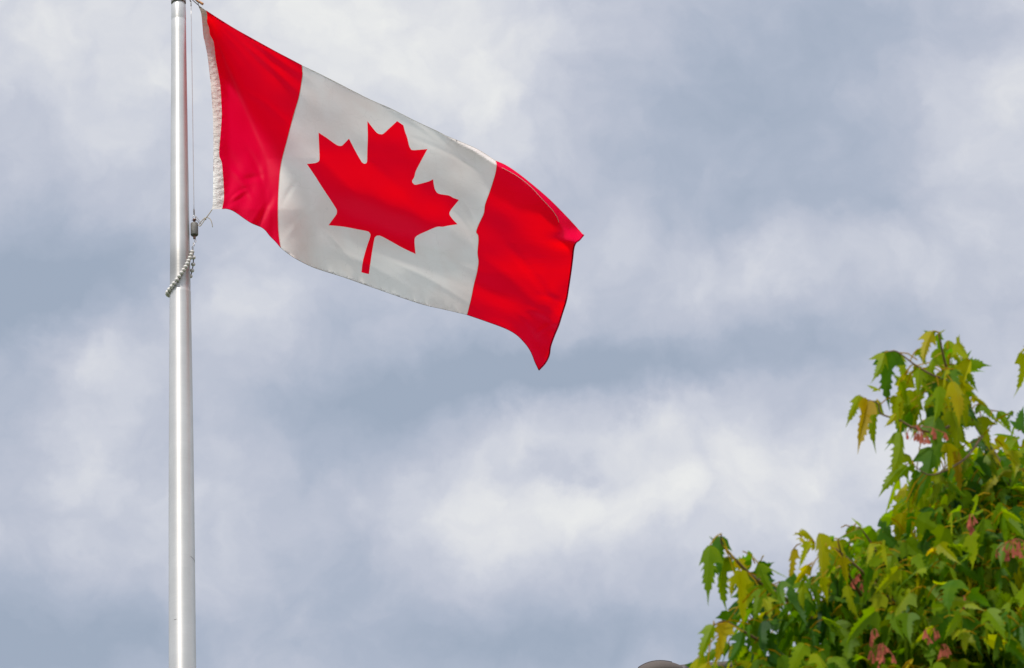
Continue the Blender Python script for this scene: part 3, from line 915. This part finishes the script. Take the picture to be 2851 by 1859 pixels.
class LeafBin:
    def __init__(s): s.V, s.F, s.T = [], [], []
    def leaf(s, base, tip, nrm, width=1.0, tint=0.5, lo=False, fold=.35, curl=.22, petiole=None, ser=None):
        base, tip = Vector(base), Vector(tip)
        ax = tip - base; L = ax.length; ax.normalize()
        nrm = (Vector(nrm) - ax * Vector(nrm).dot(ax)).normalized()
        sd_ = ax.cross(nrm)
        rows = LEAF_ROWS_LO if lo else LEAF_ROWS
        n0 = len(s.V)
        asym = random.uniform(-.10, .10)
        jl, jr = random.uniform(.78, 1.2), random.uniform(.78, 1.2)
        side = random.uniform(-.08, .08)
        for i, (l, w, f) in enumerate(rows):
            z = curl * (l - l * l) - curl * .25 * l * l
            sway = side * math.sin(l * 3.0)
            c = base + ax * (l * L) + nrm * (z * L) + sd_ * (sway * L)
            wj = w * (.62 if l > .28 else .58) * width * L * (random.uniform(.88, 1.12) if w > .02 else 1)
            s.V.append(c)
            for sg, j in ((-1, jl), (1, jr)):
                jj = j if l < .3 else 1
                s.V.append(c + sd_ * (sg * wj * jj) + nrm * (-fold * wj) + ax * (f * L * (1 + sg * asym)))
        for i in range(len(rows) - 1):
            a = n0 + i * 3; b = a + 3
            s.F.append((a, a + 1, b + 1, b)); s.F.append((a, b, b + 2, a + 2))
            s.T += [tint, tint]
        if petiole is not None:
            p = Vector(petiole); m_ = (p + base) / 2 + Vector((0, 0, (p - base).length * .12))
            w = .0011
            v, f = tube([p, m_, base], w, 3, False)
            n1 = len(s.V); s.V += v
            for g in f: s.F.append(tuple(i + n1 for i in g)); s.T.append(1.15)
    def build(s, name, mat, parent):
        o = link_mesh(name, s.V, s.F, mat, parent, smooth=False)
        at_ = o.data.attributes.new('tint', 'FLOAT', 'FACE')
        at_.data.foreach_set('value', np.array(s.T, dtype=np.float32))
        return o

def leaf_material():
    m, t_, out = mat_new('maple_leaf_tissue')
    at_ = t_.nodes.new('ShaderNodeAttribute'); at_.attribute_name = 'tint'
    tcn = t_.nodes.new('ShaderNodeTexCoord')
    nz = t_.nodes.new('ShaderNodeTexNoise'); nz.inputs['Scale'].default_value = 28; nz.inputs['Detail'].default_value = 4
    t_.links.new(tcn.outputs['Object'], nz.inputs['Vector'])
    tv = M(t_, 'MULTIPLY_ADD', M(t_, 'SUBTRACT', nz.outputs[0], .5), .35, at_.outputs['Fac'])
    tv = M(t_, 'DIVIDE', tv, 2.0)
    def rampn(stops):
        rp = t_.nodes.new('ShaderNodeValToRGB')
        e = rp.color_ramp.elements
        e[0].position = stops[0][0]; e[0].color = (*stops[0][1], 1)
        e[1].position = stops[-1][0]; e[1].color = (*stops[-1][1], 1)
        for p_, c_ in stops[1:-1]:
            q = e.new(p_); q.color = (*c_, 1)
        t_.links.new(tv, rp.inputs[0]); return rp
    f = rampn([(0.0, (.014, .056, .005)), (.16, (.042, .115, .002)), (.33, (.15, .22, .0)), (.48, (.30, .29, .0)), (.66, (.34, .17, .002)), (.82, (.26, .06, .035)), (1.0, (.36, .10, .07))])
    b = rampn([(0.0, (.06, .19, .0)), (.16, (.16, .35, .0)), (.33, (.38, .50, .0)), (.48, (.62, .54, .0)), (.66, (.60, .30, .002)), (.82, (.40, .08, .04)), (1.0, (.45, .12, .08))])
    dif = t_.nodes.new('ShaderNodeBsdfDiffuse'); t_.links.new(f.outputs[0], dif.inputs[0])
    trn = t_.nodes.new('ShaderNodeBsdfTranslucent'); t_.links.new(b.outputs[0], trn.inputs[0])
    gl = t_.nodes.new('ShaderNodeBsdfGlossy'); gl.inputs['Roughness'].default_value = .42
    gl.inputs[0].default_value = (.85, .9, .9, 1)
    mx = t_.nodes.new('ShaderNodeMixShader'); mx.inputs[0].default_value = .5
    t_.links.new(dif.outputs[0], mx.inputs[1]); t_.links.new(trn.outputs[0], mx.inputs[2])
    fr = t_.nodes.new('ShaderNodeLayerWeight'); fr.inputs[0].default_value = .5
    mg = t_.nodes.new('ShaderNodeMixShader')
    t_.links.new(M(t_, 'MULTIPLY_ADD', M(t_, 'POWER', fr.outputs['Facing'], 3.0),   .045, .004), mg.inputs[0])
    t_.links.new(mx.outputs[0], mg.inputs[1]); t_.links.new(gl.outputs[0], mg.inputs[2])
    t_.links.new(mg.outputs[0], out.inputs[0])
    return m

TY = 5.2     # horizontal distance of the crown's near face
def c5(x, y): return (x * .2904 + 1920.0, y * .2904 + 734.6)
def c6(x, y): return (x * .2254 + 1586.1, y * .2254 + 1202.1)

def rnd_normal():
    # mostly facing the viewer side-on with scatter
    return Vector((random.uniform(-1, 1), random.choice((-1, 1)) * random.uniform(.25, 1.2), random.uniform(-.1, .8)))

def build_tree():
    rnd = random.Random(11)
    base = at(3060, 1900, 5.9); base.z = 0
    root = thing('maple_tree', base, 'leafy maple with toothed green and yellowing leaves in the lower right corner', 'tree')
    bark = principled('bark', (.14, .10, .075), .9, 0, .35, 30, .004, 60)
    twigm = principled('twig_bark', (.17, .10, .045), .7, 0, .3, 60)
    lm = leaf_material()
    tips = LeafBin()
    # --- outer sprays seen against the sky: (base, tip, width, tint, normal-turn)
    S5 = [((268, 636), (158, 872), 1.1, .85, 0), ((335, 680), (250, 1088), .85, 1.15, 1), ((405, 676), (402, 1075), .8, .80, 0), ((466, 296), (374, 512), .9, .6, 0),
          ((520, 285), (512, 742), 1.0, .35, 1), ((585, 292), (655, 545), 1.15, .7, 0), ((640, 470), (600, 880), .8, .75, 1), ((425, 585), (325, 545), .9, .8, 0),
          ((850, 120), (778, 385), .95, .95, 0), ((875, 128), (772, 108), 1.0, .6, 0), ((895, 140), (915, 330), 1.0, .5, 1), ((905, 140), (958, 106), .9, .7, 0),
          ((972, 196), (1118, 400), 1.0, .7, 0), ((925, 270), (945, 640), 1.15, .65, 1), ((1025, 385), (1185, 640), .85, .75, 0), ((1068, 575), (1175, 760), .9, .7, 1),
          ((1170, 640), (1320, 760), .95, .95, 0), ((735, 262), (805, 400), 1.2, .8, 0), ((560, 785), (470, 880), 1.1, .95, 0), ((590, 930), (516, 1280), 1.05, .75, 0),
          ((700, 600), (700, 965), 1.0, .8, 1), ((880, 800), (918, 1195), 1.2, .45, 0), ((950, 650), (1000, 1010), 1.1, .85, 0), ((690, 1185), (552, 1338), .9, .4, 0),
          ((725, 1235), (648, 1498), .7, .35, 1), ((850, 1050), (735, 1500), .95, .3, 0), ((775, 415), (870, 680), 1.2, .7, 0), ((600, 525), (650, 740), 1.0, .5, 1),
          ((745, 425), (728, 640), 1.0, .6, 0), ((905, 1255), (825, 1480), 1.0, .8, 0), ((1495, 760), (1430, 860), .9, .5, 0), ((1582, 300), (1512, 640), .9, .85, 1),
          ((1600, 250), (1535, 300), 1.0, .9, 0), ((1010, 520), (1060, 860), 1.0, 1.05, 0), ((560, 640), (590, 890), 1.0, .7, 1), ((640, 560), (520, 460), 1.1, .6, 0), ((590, 500), (555, 700), 1.0, .6, 0),
          ((820, 400), (900, 560), 1.2, .6, 1), ((840, 640), (800, 780), 1.0, .7, 0), ((960, 1020), (975, 1270), 1.1, 1.0, 1), ((1050, 1080), (1085, 1440), .8, 1.1, 0),
          ((690, 1500), (780, 1570), 1.0, .8, 0), ((640, 1490), (560, 1570), 1.0, .7, 0), ((1230, 700), (1370, 850), 1.1, .5, 0), ((1380, 760), (1480, 930), 1.0, .5, 0),
          ((900, 560), (850, 860), 1.15, .7, 0), ((1000, 760), (1040, 1120), 1.1, .8, 0), ((870, 330), (845, 560), 1.1, .6, 0), ((930, 450), (990, 760), 1.1, .9, 1), ((660, 700), (640, 940), 1.0, .75, 0),
          ((700, 400), (810, 470), 1.0, .6, 0), ((830, 480), (730, 700), 1.2, .65, 0), ((1090, 640), (1120, 900), 1.1, .7, 0)]
    S6 = [((285, 285), (262, 855), 1.0, .55, 0), ((395, 195), (395, 640), .95, .35, 0), ((440, 415), (455, 985), .95, .55, 1), ((355, 495), (268, 730), .85, .4, 0),
          ((575, 440), (690, 650), 1.3, 1.0, 0), ((600, 560), (630, 1150), .8, .95, 1), ((790, 480), (990, 840), 1.0, .6, 0), ((810, 705), (735, 1090), 1.0, .5, 0),
          ((840, 830), (895, 1060), 1.2, .85, 0), ((830, 700), (672, 730), .9, .5, 0), ((318, 1110), (182, 1520), 1.0, .55, 0), ((445, 1105), (335, 1550), .85, 1.0, 1),
          ((625, 1180), (440, 1520), 1.0, .3, 0), ((1010, 660), (1070, 920), 1.1, .5, 0), ((1255, 590), (1185, 760), 1.0, .6, 0), ((1410, 165), (1420, 660), 1.25, .85, 0),
          ((1300, 250), (1200, 540), .8, .7, 1), ((1610, 235), (1690, 620), 1.0, .9, 0), ((1840, 120), (1585, 215), .9, .4, 0), ((1780, 235), (1650, 290), .9, .5, 0),
          ((1060, 790), (1275, 1120), 1.1, .3, 1), ((1330, 690), (1400, 960), 1.1, .5, 0), ((1880, 240), (1780, 290), .9, .45, 0), ((900, 720), (990, 850), 1.0, .5, 0),
          ((1100, 880), (960, 1060), 1.1, .35, 0), ((700, 1100), (700, 1260), 1.0, .3, 0), ((540, 600), (500, 820), 1.2, .9, 0), ((1480, 300), (1600, 420), .9, .8, 0),
          ((160, 1450), (120, 1800), 1.1, .8, 0), ((260, 1500), (200, 1850), 1.1, .9, 0), ((320, 230), (275, 190), 1.0, .4, 0), ((210, 1430), (250, 1700), 1.1, .8, 0),
          ((1650, 420), (1700, 700), 1.1, 1.0, 0), ((1700, 700), (1830, 1050), 1.0, .9, 0), ((1240, 700), (1260, 960), 1.1, .8, 0), ((1450, 620), (1500, 900), 1.1, .9, 1), ((1560, 500), (1480, 650), 1.1, .5, 0)]
    TWP = []
    def spray(lst, conv, Ybase, seed):
        rr = random.Random(seed)
        for (b, tp, w, tint, fl) in lst:
            Y0 = Ybase + rr.uniform(-.05, .12)
            Y1 = Y0 + rr.uniform(-.025, .025)
            B = at(*conv(*b), Y0); T = at(*conv(*tp), Y1)
            nm = Vector((rr.uniform(-.55, .55), -1, rr.uniform(-.2, .5)))
            if fl: nm = -nm
            L = (T - B).length
            near_ = min(TWP, key=lambda q_: (q_ - B).length)
            pet = near_ if (near_ - B).length < .075 else B + (near_ - B).normalized() * .04
            tips.leaf(B, T, nm, w * rr.uniform(.80, 1.0), tint + rr.uniform(-.12, .12), False, rr.uniform(.45, 1.0), rr.uniform(.05, .25), petiole=pet)
    # --- twigs
    TW = []
    def twig(pl, conv, Y0, Y1, r0, r1):
        n = len(pl)
        pts = [at(*conv(*p), Y0 + (Y1 - Y0) * i / (n - 1)) for i, p in enumerate(pl)]
        cv = smooth_curve(pts, 5); TWP.extend(cv)
        TW.append(tube(cv, [r0 + (r1 - r0) * i / (len(cv) - 1) for i in range(len(cv))], 6))
    twig([(2400, 2600), (1700, 1700), (1400, 1200), (1220, 900), (1050, 620), (960, 400), (900, 130)], c5, TY + .3, TY, .006, .0012)
    twig([(1150, 780), (900, 920), (720, 900), (580, 830), (440, 780), (415, 700), (330, 668), (268, 636)], c5, TY + .05, TY, .0022, .0008)
    twig([(1000, 520), (850, 470), (700, 380), (570, 285), (500, 282)], c5, TY + .03, TY, .002, .0008)
    twig([(1250, 960), (1100, 1150), (850, 1270), (700, 1195)], c5, TY + .05, TY, .002, .0008)
    twig([(2400, 1500), (1500, 1150), (1100, 870), (900, 740), (700, 590), (540, 430), (410, 280), (400, 170)], c6, TY + .2, TY - .1, .005, .0010)
    twig([(1500, 1700), (1000, 1400), (720, 1230), (600, 1160), (440, 1070), (330, 1108)], c6, TY + .1, TY - .1, .003, .0009)
    twig([(2600, 1300), (1950, 650), (1600, 340), (1480, 280)], c6, TY + .1, TY - .05, .003, .0009)
    twig([(1900, 900), (1700, 560), (1600, 235)], c6, TY + .1, TY - .05, .003, .0009)
    twig([(2100, 500), (1850, 130), (1780, 130)], c6, TY + .1, TY, .002, .0008)
    twig([(2400, 900), (1800, 300), (1584, 240)], c5, TY + .1, TY, .004, .001)
    spray(S5, c5, TY, 3)
    spray(S6, c6, TY - .1, 4)
    V, F = merge(TW)
    link_mesh('twigs', V, F, twigm, root)
    tips.build('outer_leaves', lm, root)
    # --- body of the crown: sprigs of hanging leaves inside lobes
    crown = LeafBin()
    PXM = FD / 5.8
    # centre (display px), distance, radii px-x / m-deep / px-y, leaves
    LOBES = [(2200, 930, 5.3, 35, .12, 75, 32), (2170, 1010, 5.35, 40, .12, 60, 20), (1775, 1555, 5.3, 60, .15, 30, 55), (1800, 1450, 5.35, 50, .12, 50, 50), (1915, 1365, 5.35, 50, .1, 45, 28), (2015, 1320, 5.35, 55, .12, 45, 34), (1735, 1400, 5.3, 30, .08, 50, 8),
             (1930, 1690, 5.45, 250, .40, 210, 1050), (2230, 1500, 5.5, 230, .45, 200, 1150), (2330, 1270, 5.55, 185, .42, 175, 900),
             (2240, 1130, 5.45, 85, .22, 100, 90), (2400, 1120, 5.6, 110, .3, 90, 160), (2080, 1330, 5.4, 60, .2, 40, 40), (2130, 1270, 5.4, 70, .2, 55, 60), (1960, 1430, 5.35, 110, .2, 70, 90), (2140, 1420, 5.45, 130, .3, 100, 190),
             (2560, 1400, 5.9, 380, .6, 420, 1300), (2300, 1800, 5.7, 520, .7, 280, 1300),
             (3000, 1500, 6.3, 700, 1.0, 700, 1300), (2700, 2300, 6.0, 1100, 1.2, 700, 1700), (3300, 2500, 6.6, 1200, 1.3, 900, 1300)]
    for (cx, cy, Y, rx, ry, rz, n) in LOBES:
        near = cx < 2700
        cnt = 0
        while cnt < n:
            # sprig origin, biased to the lobe's surface
            v = Vector((rnd.gauss(0, 1), rnd.gauss(0, 1), rnd.gauss(0, 1))).normalized()
            q = v * (rnd.random() ** .45)
            s0 = at(cx + q.x * rx, cy - q.z * rz, Y + q.y * ry)
            if s0.z < 1.2: cnt += 1; continue
            out = Vector((q.x, q.y * .6, q.z * .7 + .15)); out.normalize()
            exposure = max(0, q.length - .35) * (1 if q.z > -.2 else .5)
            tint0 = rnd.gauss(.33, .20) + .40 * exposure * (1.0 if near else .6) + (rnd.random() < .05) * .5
            for k in range(rnd.randint(3, 5)):
                sgn = 1 if k % 2 else -1
                side = out.cross(Vector((0, 0, 1)))
                if side.length < .1: side = Vector((1, 0, 0))
                side.normalize()
                B = s0 + out * (.018 * k) + side * (sgn * rnd.uniform(.005, .022)) + Vector((0, rnd.uniform(-.02, .02), rnd.uniform(-.01, .012)))
                dr = (Vector((0, 0, -1)) * rnd.uniform(.45, 1.2) + side * sgn * rnd.uniform(.0, .55) + out * rnd.uniform(.0, .6) + Vector((rnd.uniform(-.35, .35), rnd.uniform(-.35, .35), 0)))
                dr.normalize()
                L = rnd.uniform(.042, .078)
                nm = Vector((rnd.uniform(-1, 1), rnd.uniform(-1, 1), rnd.uniform(-.2, 1)))
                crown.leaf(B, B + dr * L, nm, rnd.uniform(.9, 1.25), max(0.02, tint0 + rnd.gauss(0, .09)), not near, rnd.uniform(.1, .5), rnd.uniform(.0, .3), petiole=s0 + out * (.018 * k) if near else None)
                cnt += 1
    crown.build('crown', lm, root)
    # --- trunk and limbs
    ls = []
    def limb(p0, p1, r0, r1, bow=.1, seed=0):
        rr = random.Random(seed)
        p0, p1 = Vector(p0), Vector(p1)
        pts = []
        for i in range(7):
            u = i / 6
            p = p0.lerp(p1, u) + Vector((rr.uniform(-1, 1), rr.uniform(-1, 1), rr.uniform(-.3, .3))) * .03 * (0 < i < 6)
            p.z += bow * math.sin(math.pi * u)
            pts.append(p)
        cv = smooth_curve(pts, 4)
        return tube(cv, [r0 + (r1 - r0) * (i / (len(cv) - 1)) ** .8 for i in range(len(cv))], 12)
    fork = base + Vector((-.05, 0, 1.5))
    tr = [tube(smooth_curve([base + Vector((0, 0, -.1)), base + Vector((.01, 0, .1)), base + Vector((-.02, .01, .8)), fork], 5), [.13, .11, .095, .088, .085, .083, .08, .08, .078, .077, .076, .075, .074, .073, .072, .07], 16)]
    link_mesh('trunk', *merge(tr), bark, root)
    for i, (tx, ty, Y, r) in enumerate([(1960, 1640, 5.45, .034), (2230, 1450, 5.5, .034), (2330, 1180, 5.55, .03), (2560, 1350, 5.9, .036), (3000, 1300, 6.3, .04), (3300, 2200, 6.6, .04), (2700, 2300, 5.5, .03)]):
        T = at(tx, ty, Y)
        ls.append(limb(fork - Vector((0, 0, .04 * i)), T, r, .006, .12, i))
        for j in range(4):
            u = .55 + .12 * j
            s_ = fork.lerp(T, u) + Vector((0, 0, .12 * math.sin(math.pi * u)))
            rj = random.Random(i * 10 + j)
            ls.append(limb(s_, s_ + Vector((rj.uniform(-.12, .12), rj.uniform(-.15, .15), rj.uniform(.02, .12))), r * .35, .002, .02, i * 10 + j))
    link_mesh('limbs', *merge(ls), bark, root)
    # --- hanging clusters of winged seeds
    seedm = principled('samara', (.25, .060, .032), .7, 0, .35, 60, spec=.1)
    for (x, y, Y, n, s_) in ((2128, 1012, 5.15, 9, 34), (2165, 992, 5.2, 3, 16), (2356, 1275, 5.05, 10, 30), (2050, 1522, 5.05, 10, 34), (2028, 1478, 5.05, 4, 18), (2168, 1474, 5.05, 4, 16), (2000, 1350, 5.2, 4, 18), (2255, 1208, 5.1, 5, 18), (2190, 1508, 5.08, 4, 14), (2640 - 400, 1395, 5.1, 3, 12)):
        rr = random.Random(x)
        V, F = [], []
        for k in range(n):
            c = at(x + rr.gauss(0, s_ * .5), y + rr.gauss(0, s_ * .3), Y + rr.uniform(-.03, .03))
            stem = at(x, y - s_ * .7, Y)
            a_, b_ = tube([stem, (stem + c) / 2 + Vector((0, 0, .003)), c], .0006, 4, False)
            n0 = len(V); V += a_; F += [tuple(i + n0 for i in f) for f in b_]
            for sg in (-1, 1):
                dr = Vector((sg * rr.uniform(.15, .6), rr.uniform(-.4, .4), -1)).normalized()
                nn = Vector((rr.uniform(-.6, .6), -1, rr.uniform(-.2, .4)))
                nn = (nn - dr * nn.dot(dr)).normalized(); sdv = dr.cross(nn) * sg
                Lw = rr.uniform(.010, .015)
                prof = [(0, -.06, .08), (.15, -.10, .12), (.3, -.05, .10), (.5, -.05, .24), (.75, -.02, .30), (.95, .03, .22), (1.0, .10, .12)]
                n0 = len(V)
                for l, wa, wb in prof:
                    V.append(c + dr * l * Lw + sdv * wa * Lw); V.append(c + dr * l * Lw + sdv * wb * Lw + nn * .0012)
                for i in range(len(prof) - 1):
                    F.append((n0 + 2 * i, n0 + 2 * i + 1, n0 + 2 * i + 3, n0 + 2 * i + 2))
        link_mesh('seed_cluster', V, F, seedm, root, smooth=False)
    return root

# ------------------------------------------------------------------ street lamp
def build_lamp():
    Y = 24.0
    p = at(1528, 1572, Y)
    lampm = principled('brown_enamel', (.075, .058, .048), .8, .1, .15, 8)
    rim = principled('dark_enamel', (.05, .04, .04), .6, 0)
    glass = principled('lamp_glass', (.55, .55, .5), .15)
    arm_end = at(1760, 1530, Y)
    pb = Vector((at(1990, 1540, Y).x, Y, 0))
    root = thing('street_lamp', pb, 'brown street lamp head just peeking over the bottom edge beside the maple', 'street lamp')
    # head: rounded shell lofted along its length
    a = at(1470, 1583, Y); b = at(1592, 1561, Y)
    ax = (b - a).normalized(); L = (b - a).length
    upv = (Vector((0, 0, 1)) - ax * ax.z).normalized(); sdv = ax.cross(upv)
    V, F = [], []
    n, m_ = 15, 24
    for i in range(n):
        u = i / (n - 1)
        s = math.sin(math.pi * (0.04 + .92 * u)) ** .55
        s *= (1.0 - .25 * u)
        for k in range(m_):
            an = 2 * math.pi * k / m_
            ww, hh = .155 * s, (.115 if math.sin(an) > 0 else .05) * s
            V.append(a + ax * (L * u) + sdv * ww * math.cos(an) + upv * hh * math.sin(an))
    for i in range(n - 1):
        for k in range(m_):
            k2 = (k + 1) % m_
            F.append((i * m_ + k, i * m_ + k2, (i + 1) * m_ + k2, (i + 1) * m_ + k))
    F.append(tuple(range(m_ - 1, -1, -1))); F.append(tuple((n - 1) * m_ + k for k in range(m_)))
    hd = link_mesh('lamp_head', V, F, lampm, root)
    V, F = ball(a + ax * L * .42 - upv * .03, .11, 24, 14, .55)
    link_mesh('lens', V, F, glass, hd)
    # lid line that runs round the shell
    pts = []
    for i in range(2, n - 3):
        u = i / (n - 1); s = math.sin(math.pi * (0.04 + .92 * u)) ** .55 * (1 - .25 * u)
        an = R(60)
        pts.append(a + ax * (L * u) - sdv * .0 + (sdv * .155 * s * math.cos(an) + upv * .115 * s * math.sin(an)) * 1.005)
    link_mesh('lid_seam', *tube(pts, .004, 6), rim, hd)
    link_mesh('knuckle', *tube([b - ax * .03, b + ax * .03], [.05, .045], 16), rim, root)
    cv = smooth_curve([at(1566, 1559, Y), at(1640, 1552, Y), at(1760, 1546, Y), at(1900, 1546, Y), Vector((pb.x, Y, at(1990, 1552, Y).z))], 6)
    cv2 = cv
    link_mesh('arm', *tube(cv2, .036, 16), lampm, root)
    zt = cv2[-1].z + .06
    link_mesh('post', *lathe(pb.x, Y, [(.13, .0), (.13, .25), (.10, .3), (.095, 1), (.065, zt), (.03, zt + .02)], 32), lampm, root)
    return root

build_ground()
build_pole()
build_flag()
build_rigging()
build_tree()
build_lamp()
